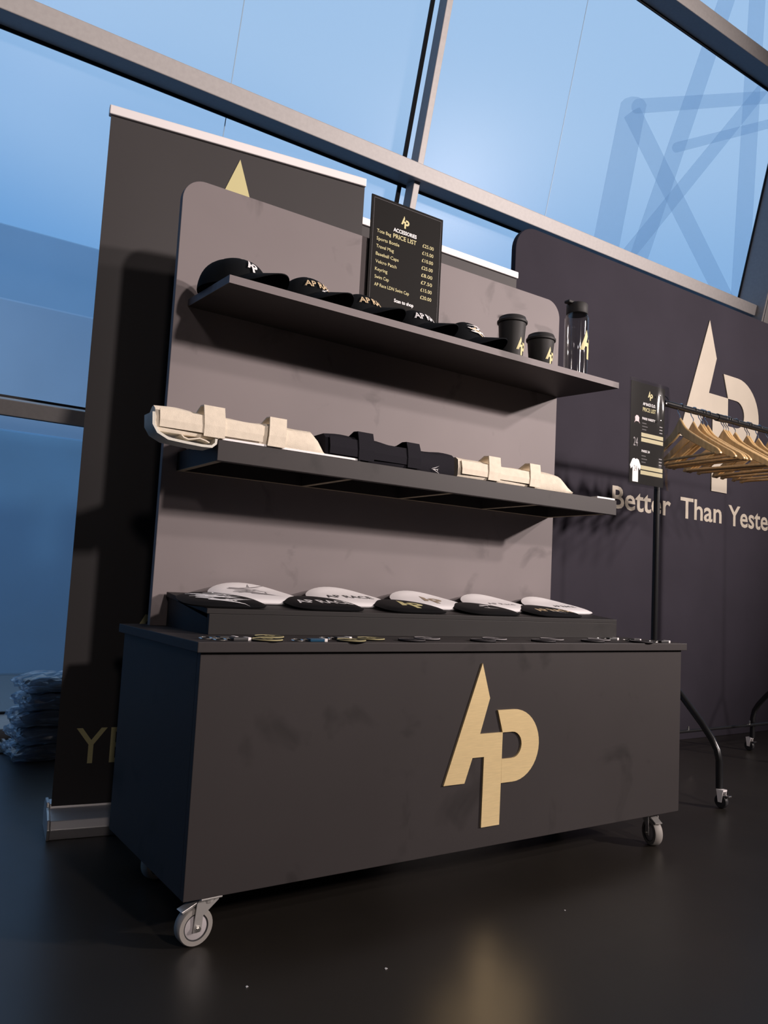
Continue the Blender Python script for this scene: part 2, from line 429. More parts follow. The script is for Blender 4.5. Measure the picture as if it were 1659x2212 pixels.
# ================================================================== THE DISPLAY CART
W_, D_ = 1.574, 0.519; ZB, ZT = 0.096, 0.605; ST = 0.0215; OV = 0.012
cart = thing('display_cart', 'dark grey wheeled display cart with tall shelved back and gold emblem on its front', 'display cart')
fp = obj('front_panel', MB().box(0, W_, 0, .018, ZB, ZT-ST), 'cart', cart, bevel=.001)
lg = MB()
for P in logo(.4065): lg.prism(P, lambda u, v, d: (.641+u, d, .1465+v), -.005, 0.0005)
o = obj('emblem', lg, 'gold', fp); o['label'] = 'large brushed gold AP monogram'
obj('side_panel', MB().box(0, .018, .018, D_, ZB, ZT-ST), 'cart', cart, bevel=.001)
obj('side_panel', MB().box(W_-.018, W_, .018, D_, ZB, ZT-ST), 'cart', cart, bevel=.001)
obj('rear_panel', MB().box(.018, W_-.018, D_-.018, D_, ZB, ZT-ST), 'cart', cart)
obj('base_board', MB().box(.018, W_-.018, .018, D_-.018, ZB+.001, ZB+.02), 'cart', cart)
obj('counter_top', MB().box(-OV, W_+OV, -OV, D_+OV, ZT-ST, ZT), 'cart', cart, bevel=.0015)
# tall back board with rounded top corners
px0, px1, py, ptop = .0466, 1.4796, .470, 1.802
rr = .062
poly = [(px0, ZT), (px1, ZT)] + arc(px1-rr, ptop-rr, rr, rr, 0, 90, 10) + arc(px0+rr, ptop-rr, rr, rr, 90, 180, 10)
obj('back_board', MB().prism(poly, lambda u, v, d: (u, d, v), py, py+.019), 'laminate', cart, bevel=.0012)
# top shelf: sags a little to the front
sxl, sxr, syf = .084, 1.483, .194
zf_, zb_ = 1.4535, 1.4680
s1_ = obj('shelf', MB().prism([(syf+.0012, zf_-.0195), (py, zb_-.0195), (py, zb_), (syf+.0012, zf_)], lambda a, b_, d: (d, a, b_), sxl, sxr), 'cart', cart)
obj('edge_band', MB().box(sxl, sxr, syf, syf+.0012, zf_-.0195, zf_), 'laminate', s1_)
for x in (sxl-.0012, sxr):
    obj('edge_band', MB().prism([(syf, zf_-.0195), (py, zb_-.0195), (py, zb_), (syf, zf_)], lambda a, b_, d: (d, a, b_), x, x+.0012), 'laminate', s1_)
# lower shelf: hollow box with apron and ribs
S2 = 1.0555; SB = 1.0065
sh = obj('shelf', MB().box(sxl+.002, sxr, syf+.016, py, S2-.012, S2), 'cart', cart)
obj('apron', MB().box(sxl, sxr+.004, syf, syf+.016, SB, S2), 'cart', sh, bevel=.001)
for x in (.086, .450, .790, 1.129, 1.438):
    obj('rib', MB().box(x, x+.016, syf+.016, py-.012, SB+.001, S2-.012), 'cart', sh)
    obj('raw_edge', MB().box(x, x+.016, syf+.016, py-.012, SB, SB+.001), 'mdf', sh)
obj('rear_rail', MB().box(.086, 1.454, py-.012, py, SB+.001, S2-.012), 'cart', sh)
obj('raw_edge', MB().box(.086, 1.454, py-.012, py, SB, SB+.001), 'mdf', sh)

def caster(x, y, ang, parent):
    """swivel caster: origin on the floor below the wheel; the wheel rolls along local x, pedal towards -x"""
    Rm = Matrix.Translation((x, y, 0)) @ Matrix.Rotation(ang, 4, 'Z')
    r_ = .0375; hw = .0125
    fk = MB()
    fk.box(.000, .046, -.028, .028, .0925, .0960)
    fk.lathe([(.020, .082), (.022, .0925)], (.024, 0, 0), 20)
    for s_ in (-1, 1):
        yy0, yy1 = sorted((s_*(hw+.003), s_*(hw+.0055)))
        fk.prism([(-.009, .030), (.009, .030), (.011, .060), (.044, .086), (.044, .0925), (.002, .0925), (-.004, .084)],
                 lambda a, b_, d: (a, d, b_), yy0, yy1)
    c = obj('caster', fk.xf(Rm), 'zinc', parent, bevel=.0006)
    ty = MB().lathe([(r_-.011, -hw), (r_-.002, -hw), (r_, -hw+.003), (r_, hw-.003), (r_-.002, hw), (r_-.011, hw)], (0, 0, r_), 40, 'y', True)
    obj('tyre', ty.xf(Rm), 'tyre', c, smooth=True)
    rg = MB().lathe([(r_-.0135, -hw+.001), (r_-.011, -hw+.0003), (r_-.011, hw-.0003), (r_-.0135, hw-.001)], (0, 0, r_), 40, 'y', True)
    obj('rim_ring', rg.xf(Rm), 'black', c, smooth=True)
    hb = MB().lathe([(.004, -hw-.001), (.010, -hw-.001), (r_-.0135, -hw+.002), (r_-.0135, hw-.002), (.010, hw+.001), (.004, hw+.001)], (0, 0, r_), 40, 'y')
    obj('hub', hb.xf(Rm), 'hubm', c, smooth=True)
    ax = MB().lathe([(.006, -hw-.010), (.006, -hw-.0055)], (0, 0, r_), 6, 'y')
    ax.lathe([(.0035, -hw-.013), (.0035, hw+.012)], (0, 0, r_), 12, 'y')
    obj('axle_bolt', ax.xf(Rm), 'chrome', c)
    pd = MB().prism([(-.034, .072), (-.030, .068), (.004, .082), (.010, .088), (.004, .088)], lambda a, b_, d: (a, d, b_), -.012, .012)
    obj('brake_pedal', pd.xf(Rm), 'zinc', c, bevel=.001)
caster(.036, .026, math.radians(4), cart)
caster(1.484, .026, math.radians(71), cart)
caster(.086, .405, math.radians(20), cart)
caster(1.480, .420, math.radians(100), cart)

# ------------------------------------------------------------------ sloping riser on the counter
rz = ZT
ris = thing('display_riser', 'low black sloping display riser standing on the cart counter', 'riser', (0, 0, rz))
SL = (.692-.654)/.28
ry0, ry1, rx0, rx1 = .180, .458, .086, 1.486
tz = lambda y: .049 + (y-ry0)*SL
obj('front_board', MB().box(rx0, rx1, ry0, ry0+.012, 0, .0475), 'riser', ris, bevel=.001)
for x in (rx0, rx1-.012):
    obj('side_board', MB().prism([(ry0+.012, 0), (ry1-.012, 0), (ry1-.012, tz(ry1)-.013), (ry0+.012, tz(ry0)-.0115)], lambda a, b_, d: (d, a, b_), x, x+.012), 'riser', ris)
obj('rear_board', MB().box(rx0, rx1, ry1-.012, ry1, 0, tz(ry1)-.0135), 'riser', ris)
obj('sloping_top', MB().prism([(ry0, tz(ry0)-.0015), (ry1, tz(ry1)-.012), (ry1, tz(ry1)), (ry0, tz(ry0)+.0105)], lambda a, b_, d: (d, a, b_), rx0-.006, rx1), 'riser', ris, bevel=.001)
top_off = lambda y: rz + tz(ry0) + .0105 + (y-ry0)*((tz(ry1)-tz(ry0)-.0105)/(ry1-ry0))

# ------------------------------------------------------------------ swimming caps
def swim_R(a, w, d):
    # silhouette: dome over a nearly straight rim, seen flat; centre at (0, .36 d)
    c_, s_ = math.cos(a), math.sin(a)
    if s_ >= 0: return 1/math.sqrt((c_/(w/2))**2 + (s_/(.64*d))**2)
    return 1/((abs(c_/(w/2))**4 + abs(s_/(.36*d))**4)**.25)
def swim_cap(x, y, dz, tilt, w, d, material, label, group, prints, yaw=0.0, curl=0.0):
    root = thing('swimming_cap', label, 'swimming cap', (x, y, dz), (tilt, 0, yaw), group)
    cyy = .36*d; NS, NR = 40, 7
    def top(px_, py_):
        a = math.atan2(py_-cyy, px_); q = math.hypot(px_, py_-cyy)/swim_R(a, w, d)
        return .0045 + .0085*math.sqrt(max(0, 1-q**3)) + curl*max(0, (py_-.55*d)/(.45*d))**2
    mb = MB(); vs_ = [(0, cyy, top(0, cyy))]; fs_ = []
    for k in range(1, NR+1):
        for i in range(NS):
            a = 2*PI*i/NS; q = swim_R(a, w, d)*k/NR; X, Yv = q*math.cos(a), cyy+q*math.sin(a)
            vs_.append((X, Yv, top(X, Yv)))
    for i in range(NS):
        fs_.append((0, 1+i, 1+(i+1) % NS))
        for k in range(NR-1):
            fs_.append((1+k*NS+i, 1+(k+1)*NS+i, 1+(k+1)*NS+(i+1) % NS, 1+k*NS+(i+1) % NS))
    base = len(vs_)
    for i in range(NS):
        a = 2*PI*i/NS; q = swim_R(a, w, d)*.97; Yv = cyy+q*math.sin(a)
        vs_.append((q*math.cos(a), Yv, top(q*math.cos(a), Yv)*.12 + .8*curl*max(0, (Yv-.55*d)/(.45*d))**2))
        fs_.append((1+(NR-1)*NS+i, base+i, base+(i+1) % NS, 1+(NR-1)*NS+(i+1) % NS))
    fs_.append(tuple(base+i for i in range(NS))[::-1])
    mb.add(vs_, fs_)
    obj('body', mb, material, root, smooth=True)
    for vf, ox, oy, pm in prints:
        p_ = MB(); put(p_, vf, lambda u, v: (u+ox, v+oy, top(u+ox, v+oy)+.0006)); obj('print', p_, pm, root)
    return root
_t = math.atan((top_off(.458)-top_off(.18))/.278)
def on_riser(y): return top_off(y)
wx = (.285, .568, .850, 1.122, 1.385); bx_ = (.140, .420, .695, .975, 1.245)
lw = ['white swimming cap with grey splash print, leftmost of the white caps', 'white swimming cap with dark race lettering, second of the white caps',
      'white swimming cap with bronze monogram, middle of the white caps', 'white swimming cap with faint script, second from the right end of the riser',
      'white swimming cap at the right end of the riser with small dark lettering']
lb = ['black swimming cap with white antler-like splash, overhanging the left end of the riser', 'black swimming cap with bold white race lettering',
      'black swimming cap with gold monogram, middle of the black caps', 'black swimming cap with thin white looping script',
      'black swimming cap with gold race lettering at the right']
wp = [[(strokes(3, 9, .15, .10), -.06, .05, 'grey')],
      [(text('AP RACE', .15, .032, .01, 'CENTER', 1), 0, .06, 'dark')],
      [(flat(logo(.09), 2), -.03, .035, 'brown')],
      [(text('AP Race', .11, .022, 0, 'CENTER', 1), .0, .05, 'grey')],
      [(text('AP RACE', .10, .022, .01, 'CENTER', 1), .02, .05, 'dark')]]
bp_ = [[(strokes(11, 12, .17, .12), -.085, .02, 'white')],
       [(text('AP RACE', .16, .042, .012, 'CENTER', 1), 0, .04, 'white')],
       [(flat(logo(.10), 2), -.035, .02, 'goldprint')],
       [(strokes(23, 4, .10, .07), -.03, .04, 'white')],
       [(text('AP RACE', .15, .040, .012, 'CENTER', 1), .005, .035, 'thread'), (strokes(31, 2, .08, .03), -.02, .03, 'white')]]
for i in range(5):
    swim_cap(wx[i]-.012, .266, on_riser(.268)+.0005, _t+.085, .250, .190, 'swimw', lw[i], 'white swimming caps', wp[i], curl=.012)
for i in range(5):
    yb = .183
    swim_cap(bx_[i], yb, on_riser(yb)+.0006, _t+.050, .212, .172, 'swimb', lb[i], 'black swimming caps', bp_[i])

# ------------------------------------------------------------------ small goods along the counter front
def patch(x, y, yaw, rim, label, group):
    root = thing('embroidered_patch', label, 'patch', (x, y, ZT), (0, 0, yaw), group)
    obj('backing', MB().lathe([(.033, 0), (.034, .002), (.032, .0042), (.001, .0046)], (0, 0, 0), 28), 'swimb', root, smooth=True)
    rg = MB().tube([(.0325*math.cos(a*PI/14), .0325*math.sin(a*PI/14), .0038) for a in range(28)], .0016, 6, closed=True)
    obj('border', rg, rim, root, smooth=True)
    p_ = MB(); put(p_, flat(logo(.036)), lambda u, v: (u-.014, v-.018, .0052)); obj('monogram', p_, rim, root)
def keyring(x, y, yaw, fob, label, group):
    root = thing('keyring', label, 'keyring', (x, y, ZT), (0, 0, yaw), group)
    obj('split_ring', MB().tube([(.014*math.cos(a*PI/12), .014*math.sin(a*PI/12), .0028+.001*math.sin(a*PI/12)) for a in range(24)], .0016, 6, closed=True), 'chrome', root, smooth=True)
    obj('chain', MB().tube([(.014, 0, .003), (.020, .001, .0045), (.026, 0, .003)], .0018, 6), 'chrome', root, smooth=True)
    f_ = obj('fob', MB().box(.026, .062, -.011, .011, 0, .007), fob, root, bevel=.0015)
    obj('end_cap', MB().box(.062, .070, -.011, .011, 0, .0072), 'alu_top', f_, bevel=.001)
keyring(.030, .052, .05, 'black', 'black fob keyring at the left end of the counter, beside the riser', 'keyrings')
keyring(.048, .020, .15, 'black', 'black fob keyring lying at the very front left corner of the counter', 'keyrings')
patch(.155, .018, .2, 'khaki', 'round black patch with gold edge, first from the left on the counter', 'patches')
patch(.200, .100, .1, 'khaki', 'round black patch with gold edge close to the riser front board', 'patches')
keyring(.225, .010, .0, 'bluetag', 'keyring with blue fob and white end on the counter front', 'keyrings')
keyring(.325, .062, .1, 'black', 'black fob keyring between two gold-edged patches', 'keyrings')
patch(.365, .012, .3, 'khaki', 'round black patch with gold edge, right of the blue keyring', 'patches')
patch(.450, .060, .0, 'khaki', 'round black patch with gold edge, furthest right of the gold ones', 'patches')
names_p = ['first', 'second', 'third', 'fourth']
for i, x in enumerate((.55, .78, 1.00, 1.20)):
    patch(x, .030, .2*i, 'dark', 'round all-black patch, %s of the front pieces right of the gold ones' % names_p[i], 'patches')
    patch(x+.085, .080, .3*i, 'grey', 'round black patch with grey edge, %s of the rear pieces' % names_p[i], 'patches')
keyring(1.330, .110, .0, 'black', 'black fob keyring in front of the right end of the riser', 'keyrings')
keyring(1.390, .060, .2, 'black', 'black fob keyring near the right end of the counter', 'keyrings')
keyring(1.455, .015, .0, 'black', 'black fob keyring at the front right corner of the counter', 'keyrings')
patch(1.40, .014, .0, 'dark', 'round all-black patch by the right front keyrings', 'patches')

# ------------------------------------------------------------------ baseball caps on the top shelf
def shelf_z(y): return zf_ + (zb_-zf_)*(y-syf)/(py-syf)
CRX, CRY = .094, .080
def baseball_cap(x, y, h, yaw, label, prints, dent=.16):
    root = thing('baseball_cap', label, 'cap', (x, y, shelf_z(y)+.001), (0, 0, yaw), 'black caps on the top shelf')
    def crown(a, e_):   # a azimuth (0 = front), e_ 0..1 rim to top
        c_ = math.cos(e_*PI/2)**.74; s_ = math.sin(e_*PI/2)**.95
        fr = 1.0 + (.05 if abs(a) < .9 else 0)*(1-e_)
        X, Yv = CRX*c_*math.cos(a)*fr, CRY*c_*math.sin(a)
        zz = .003 + h*s_*(1 - dent*math.exp(-((X+.012)/.030)**2)) + .10*X*(1-e_)*0
        return (X, Yv, zz)
    NA, NE = 48, 12; vs_ = []; fs_ = []
    for k in range(NE):
        for i in range(NA):
            a = 2*PI*i/NA; q = Vector(crown(a, k/NE))
            if i % 8 == 4: q *= .992                       # panel seams
            vs_.append(q)
    vs_.append(crown(0, 1)); tpi = len(vs_)-1
    for k in range(NE-1):
        for i in range(NA): fs_.append((k*NA+i, k*NA+(i+1) % NA, (k+1)*NA+(i+1) % NA, (k+1)*NA+i))
    for i in range(NA): fs_.append(((NE-1)*NA+i, (NE-1)*NA+(i+1) % NA, tpi))
    o = len(vs_)
    obj('crown', MB().add(vs_, fs_), 'cap', root, smooth=True)
    obj('button', MB().lathe([(.006, 0), (.0055, .004), (.001, .0055)], (0, 0, crown(0, 1)[2]-.001), 14), 'cap', root, smooth=True)
    br = MB(); vs_ = []; fs_ = []; NB, NW = 22, 6
    for k in range(NB+1):
        a = -1.18 + 2.36*k/NB
        ix, iy, _ = crown(a, 0); 
        for j in range(NW+1):
            t = j/NW; ext = .066*math.cos(a*1.18)**.55 if abs(a*1.18) < PI/2 else 0
            X = ix*.90 + (ext+.10*ix)*t; Yv = iy*(1+.02*t)
            zz = .034 - 6.4*Yv*Yv + .004*(1-t) - .006*t
            vs_.append((X, Yv, max(zz, .0005)))
    for k in range(NB):
        for j in range(NW):
            q = k*(NW+1)+j; fs_.append((q, q+1, q+NW+2, q+NW+1))
    nb = len(vs_); vs_ += [(q[0], q[1], q[2]+.0026) for q in vs_]
    fs_ += [tuple(i+nb for i in f[::-1]) for f in fs_]
    rim_ = [k*(NW+1)+NW for k in range(NB+1)]
    for k in range(NB): fs_.append((rim_[k], rim_[k+1], rim_[k+1]+nb, rim_[k]+nb))
    obj('brim', br.add(vs_, fs_), 'cap', root, smooth=True)
    for vf, u0, v0, pm in prints:
        p_ = MB()
        def fn(u, v):
            a = (u+u0)/(CRX*.92); e_ = .16 + (v+v0)/(h*1.45)
            q = Vector(crown(a, e_)); nrm = Vector((q.x/CRX**2, q.y/CRY**2, (q.z-.003)/h**2)).normalized()
            return q + nrm*.0022
        put(p_, vf, fn); obj('embroidery', p_, pm, root)
cy_ = .338
YAW = math.radians(-60)
baseball_cap(.150, cy_, .084, YAW, 'black baseball cap with small white monogram at the left end of the top shelf', [(flat(logo(.042), 2), -.050, .008, 'white')], dent=.03)
baseball_cap(.342, cy_, .087, YAW, 'black baseball cap with gold lettering and white script, second on the top shelf', [(text('AP RACE', .112, .022, .02, 'CENTER', 1), -.022, .018, 'thread'), (strokes(5, 4, .06, .022), -.030, .000, 'white')])
baseball_cap(.512, cy_, .083, YAW, 'black baseball cap with gold lettering only, third on the top shelf', [(text('AP RACE', .112, .022, .02, 'CENTER', 1), -.022, .016, 'thread')])
baseball_cap(.700, cy_, .082, YAW, 'black baseball cap with white lettering in front of the price board', [(text('AP RACE', .112, .024, .02, 'CENTER', 1), -.022, .016, 'white')])
baseball_cap(.892, cy_, .092, YAW, 'black baseball cap with white and gold antler-like splash, nearest the cups', [(strokes(41, 6, .10, .05), -.075, .006, 'white'), (strokes(47, 3, .09, .05), -.065, .008, 'thread')])

# ------------------------------------------------------------------ price board on the top shelf
sgx, sgy, sgw, sgh = .631, .455, .279, .470
sg = thing('price_board', 'tall black accessories price board standing on the top shelf', 'sign', (sgx, sgy, shelf_z(sgy)))
obj('board', MB().box(0, sgw, -.002, .002, 0, sgh), 'signpaper', sg, bevel=.0006)
def sign_fn(parent_d): return lambda u, v: (u, parent_d, v)
P2 = -.0027
bd = MB()
for (a, b_, c_, d_) in ((.008, .0095, .008, sgh-.008), (sgw-.0095, sgw-.008, .008, sgh-.008), (.0095, sgw-.0095, sgh-.0095, sgh-.008), (.0095, sgw-.0095, .008, .0095)):
    bd.add([(a, P2, c_), (b_, P2, c_), (b_, P2, d_), (a, P2, d_)], [(0, 1, 2, 3)])
obj('printed_border', bd, 'dark', sg)
p_ = MB(); put(p_, flat(logo(.040)), lambda u, v: (.113+u, P2, sgh-.075+v)); obj('monogram', p_, 'goldprint', sg)
p_ = MB(); put(p_, text('ACCESSORIES', .090, .0125, .03, 'CENTER'), lambda u, v: (.130+u, P2, sgh-.096+v)); obj('heading', p_, 'white', sg)
p_ = MB(); put(p_, text('PRICE LIST', .090, .0145, .012, 'CENTER'), lambda u, v: (.130+u, P2, sgh-.117+v)); obj('heading', p_, 'goldprint', sg)
rows_ = [('Tote Bag', '£25.00'), ('Sports Bottle', '£15.00'), ('Travel Mug', '£10.00'), ('Baseball Caps', '£25.00'), ('Velcro Patch', '£8.00'), ('Keyring', '£7.50'), ('Swim Cap', '£15.00'), ('AP Race LDN Swim Cap', '£20.00')]
for i, (a, b_) in enumerate(rows_):
    zz = sgh - .116 - i*.0243
    p_ = MB(); put(p_, text(a, len(a)*.0066, .0105, .006), lambda u, v: (.024+u, P2, zz+v)); obj('item_name', p_, 'goldprint', sg)
    p_ = MB(); put(p_, text(b_, .045, .0115, .006), lambda u, v: (.200+u, P2, zz+.001+v)); obj('item_price', p_, 'goldprint', sg)
p_ = MB(); put(p_, text('Scan to shop', .075, .0110, .03, 'CENTER'), lambda u, v: (.138+u, P2, .150+v)); obj('caption', p_, 'white', sg)

# ------------------------------------------------------------------ travel mugs and sports bottle
def wrap(vf, rad, z0, ang):
    v, f = vf
    mb = MB()
    return mb.add([(rad(z0+y)*math.sin(ang+x/rad(z0+y)), -rad(z0+y)*math.cos(ang+x/rad(z0+y)), z0+y) for x, y in v], f)
def mug(x, y, h, rt, rb, label):
    root = thing('travel_mug', label, 'mug', (x, y, shelf_z(y)+.0015), (0, 0, 0), 'black travel mugs')
    rad = lambda z_: rb + (rt-rb)*z_/h
    obj('cup', MB().lathe([(rb-.003, 0), (rb, .003), (rt, h), (rt-.003, h), (rb-.003, .006), (.001, .006)], seg=40), 'rubber', root, smooth=True)
    ld = MB().lathe([(rt+.001, h-.004), (rt+.004, h-.002), (rt+.0045, h+.004), (rt+.001, h+.008), (rt-.002, h+.017), (rt-.006, h+.019), (.001, h+.017)], seg=40)
    l_ = obj('lid', ld, 'rubber', root, smooth=True)
    obj('sip_rise', MB().lathe([(.014, h+.0165), (.013, h+.023), (.001, h+.024)], (rt*.45, -rt*.2, 0), 20), 'rubber', l_, smooth=True)
    obj('monogram', wrap(flat(logo(.058), 2), lambda z_: rad(z_)+.0008, h*.18, math.radians(-20)), 'goldprint', root)
mug(1.095, .305, .135, .0445, .035, 'taller black travel mug with gold monogram on the top shelf')
mug(1.225, .305, .105, .0445, .035, 'shorter black travel mug with gold monogram next to the bottle')
btx, bty = 1.392, .305
bt = thing('sports_bottle', 'clear sports bottle with black lid at the right end of the top shelf', 'bottle', (btx, bty, shelf_z(bty)+.0015))
obj('body', MB().lathe([(.001, .0), (.036, .0), (.040, .004), (.041, .20), (.041, .218), (.034, .232), (.034, .240)], seg=48), 'smoke', bt, smooth=True)
obj('inner_wall', MB().lathe([(.001, .006), (.034, .006), (.0375, .012), (.0385, .214), (.032, .228)], seg=48), 'smoke', bt, smooth=True)
l_ = obj('lid', MB().lathe([(.0355, .234), (.0365, .236), (.0365, .266), (.034, .270), (.001, .270)], seg=40), 'rubber', bt, smooth=True)
obj('spout_flap', MB().box(-.052, .0, -.012, .012, .264, .274), 'rubber', l_, bevel=.003)
obj('carry_clip', MB().tube([(.036, 0, .250), (.050, 0, .244), (.0535, 0, .215), (.052, 0, .188)], .0035, 8), 'rubber', l_, smooth=True)
obj('monogram', wrap(flat(logo(.100), 2), lambda z_: .0418, .072, math.radians(-30)), 'goldprint', bt)

# ------------------------------------------------------------------ folded tote bags on the lower shelf
def fold_profile(dep, h):
    return [(0.004, 0), (0, .006), (.001, h*.5), (.006, h*.86), (.018, h), (dep*.5, h*.97), (dep-.02, h*.9), (dep, h*.6), (dep, .004), (dep-.01, 0)]
def tote(x0, x1, h0, h1, material, label, straps, seed, right_slope=.0, taper=False):
    root = thing('tote_bag', label, 'tote bag', (x0, .200, S2), (0, 0, 0), 'folded tote bags')
    rn = random.Random(seed); w = x1-x0; NX = 26; mb = MB(); vs_ = []; fs_ = []
    ph = [rn.uniform(0, 6) for _ in range(4)]
    prof = None
    for i in range(NX+1):
        t = i/NX; h = h0 + (h1-h0)*t + .0022*math.sin(9*t+ph[0]) + .0015*math.sin(23*t+ph[1])
        if right_slope and t > 1-right_slope: h *= max(.12, (1-t)/right_slope)**.8
        dep = .235 if not taper else .055 + .18*min(1, max(0, (t-.10)/.28))**1.2
        prof = fold_profile(dep, h); kp = len(prof)
        for a, b_ in prof:
            vs_.append((t*w, a + .003*math.sin(7*t+ph[2]+b_*40), b_))
    for i in range(NX):
        for k in range(kp):
            k2 = (k+1) % kp; fs_.append((i*kp+k, (i+1)*kp+k, (i+1)*kp+k2, i*kp+k2))
    fs_.append(tuple(range(kp))); fs_.append(tuple(range(NX*kp, (NX+1)*kp))[::-1])
    obj('body', mb.add(vs_, fs_), material, root, smooth=True)
    # two loose layers at the opening edge
    obj('hem', MB().ribbon([(-.004, .010), (-.0045, h0*.45), (.001, h0*.86)], .02*w, .60*w, .0025, lambda w_, a, b_: (w_, a, b_)), material, root)
    for xs, wd, up, lean in straps:
        hh = h0 + (h1-h0)*(xs-x0)/w
        path = [(-.006, .003), (-.0065, hh*.5), (-.002, hh*.9), (.004, hh+up), (.022, hh+up+.001), (.050, hh+.004), (.085, hh+.002)]
        obj('strap', MB().ribbon(path, xs-x0, xs-x0+wd, .0032, lambda w_, a, b_: (w_ + lean*b_, a, b_)), material, root)
    return root
t1 = tote(-.066, .372, .060, .058, 'tote', 'cream canvas tote bag folded at the left, overhanging the lower shelf', [(.046, .052, .016, 0), (.208, .046, .016, .1)], 1, .06, True)
# hanging lower fold of the overhanging bag
pth = [(-.010, .040), (-.008, .012), (.004, -.006), (.030, -.018), (.070, -.021), (.110, -.023), (.135, -.022), (.146, -.012), (.147, .0)]
obj('hanging_fold', MB().ribbon(pth, -.008, .050, .006, lambda w_, a, b_: (a, w_, b_)), 'totegrey', t1, smooth=True)
pth = [(.060, -.002), (.066, -.008), (.078, -.011), (.092, -.008), (.104, -.005), (.118, -.008), (.128, -.012)]
obj('tucked_strap', MB().ribbon(pth, -.006, .040, .003, lambda w_, a, b_: (a, w_, b_)), 'tote', t1)
obj('lower_layer', MB().ribbon([(.16, .001), (.40, .001), (.52, .0012), (.545, .0006)], -.0035, .20, .005, lambda w_, a, b_: (a, w_, b_)), 'swimw', t1)
t2 = tote(.376, .800, .064, .060, 'toteblack', 'black canvas tote bag folded between the two cream ones', [(.470, .048, .014, 0), (.628, .044, .010, 0)], 2)
p_ = MB(); put(p_, strokes(61, 3, .05, .018), lambda u, v: (.33+u, -.0055, .002+v)); obj('print', p_, 'white', t2)
t3 = tote(.812, 1.285, .056, .054, 'tote', 'cream canvas tote bag folded at the right end of the lower shelf', [(.918, .046, .018, .12), (1.085, .044, .018, .12)], 3, .12)
p_ = MB(); put(p_, strokes(67, 3, .10, .012), lambda u, v: (.25+u, -.0035, .002+v)); obj('print', p_, 'dark', t3)
tag(obj('folded_cloth', MB().ribbon([(1.395, 1.0560), (1.44, 1.0562), (1.480, 1.0560)], .196, .30, .005, lambda w_, a, b_: (a, w_, b_)), 'swimw'), 'thin white folded cloth at the far right end of the lower shelf', 'cloth')

# ================================================================== roller banners
def roller_banner(loc, yaw, label, extras):
    root = thing('roller_banner', label, 'banner', loc, (0, 0, yaw))
    Wd = .85
    prof = [(-.075, .0), (.075, .0), (.082, .03), (.074, .062), (.05, .078), (-.008, .080), (-.012, .066), (-.040, .060), (-.070, .050), (-.082, .028)]
    bs = obj('cassette', MB().prism(prof, lambda a, b_, d: (d, a, b_), .008, Wd+.012), 'alu', root, bevel=.002)
    for x in (0.0, Wd+.012):
        obj('end_cap', MB().prism([(a*1.06, b_*1.06-.0) for a, b_ in prof], lambda a, b_, d: (d, a, b_), x, x+.008), 'zinc', bs, bevel=.002)
    g = MB(); NX, NZ = 20, 24; vs_ = []; fs_ = []
    for k in range(NZ+1):
        for i in range(NX+1):
            t = i/NX; u = abs(2*t-1)
            vs_.append((.012+(Wd-.004)*t, -.010 + .010*u**6*math.sin(PI*k/NZ) , .066 + 2.052*k/NZ))
    for k in range(NZ):
        for i in range(NX):
            q = k*(NX+1)+i; fs_.append((q, q+1, q+NX+2, q+NX+1))
    nv = len(vs_); vs_ += [(a, b_+.001, c_) for a, b_, c_ in vs_]; fs_ += [tuple(i+nv for i in f[::-1]) for f in fs_]
    gp = obj('graphic', g.add(vs_, fs_), 'banner', root, smooth=True)
    obj('top_rail', MB().box(.006, Wd+.010, -.020, .004, 2.113, 2.142), 'alu_top', root, bevel=.003)
    obj('support_pole', MB().tube([(Wd/2, .035, .07), (Wd/2, .012, 2.11)], .008, 10), 'alu', root, smooth=True)
    for vf, ox, oz, pm, nm in extras:
        p_ = MB(); put(p_, vf, lambda u, v: (ox+u, -.0115, oz+v)); obj(nm, p_, pm, gp)
    return root
byaw = math.atan2(.739-.866, .78+.067)
roller_banner((-.075, .868, 0), byaw, 'tall black roller banner left of the cart with gold lettering at its foot',
    [(flat(logo(.60)), .415-.111/.4065*.60, 1.487, 'goldprint', 'monogram'),
     (text('YESTERDAY', .74, .102, .0), .062, .186, 'goldprint', 'lettering'),
     (flat([[(0, 0), (.016, -.002), (.036, .034), (.020, .037)]]), .208, .578, 'goldprint', 'printed_stroke')])
roller_banner((.878, .992, 0), 0.0, 'second black roller banner standing behind the cart back board', [(flat(logo(.50)), .25, 1.25, 'goldprint', 'monogram')])

# ================================================================== dark backdrop panel with lettering
bdx, bdy = 1.853, 1.12
bdp = thing('backdrop_panel', 'large dark navy backdrop panel with big monogram and motto', 'backdrop', (bdx, bdy, 0))
bw_, bh_, br_ = 3.2, 2.462, .125
poly = [(0, 0), (bw_, 0)] + arc(bw_-br_, bh_-br_, br_, br_, 0, 90, 10) + arc(br_, bh_-br_, br_, br_, 90, 180, 10)
bb = obj('panel', MB().prism(poly, lambda u, v, d: (u, d, v), 0, .03), 'backdrop', bdp, bevel=.003)
lg = MB()
for P in logo(.98): lg.prism(P, lambda u, v, d: (3.095-bdx+u, d, 1.361+v), -.006, .0005)
o = obj('monogram', lg, 'goldtan', bb); o['label'] = 'large matt gold AP monogram'
for body, x0, x1 in (('Better', 2.569, 3.042), ('Than', 3.126, 3.506), ('Yesterday', 3.572, 4.300)):
    p_ = MB(); vf = text(body, x1-x0, .116, .016)
    put(p_, vf, lambda u, v: (x0-bdx+u, -.0015, 1.183+v)); obj('lettering', p_, 'goldtan', bb)
obj('foot', MB().box(.3, .36, -.06, .28, 0, .008), 'blackmetal', bdp); obj('foot', MB().box(bw_-.36, bw_-.3, -.06, .28, 0, .008), 'blackmetal', bdp)

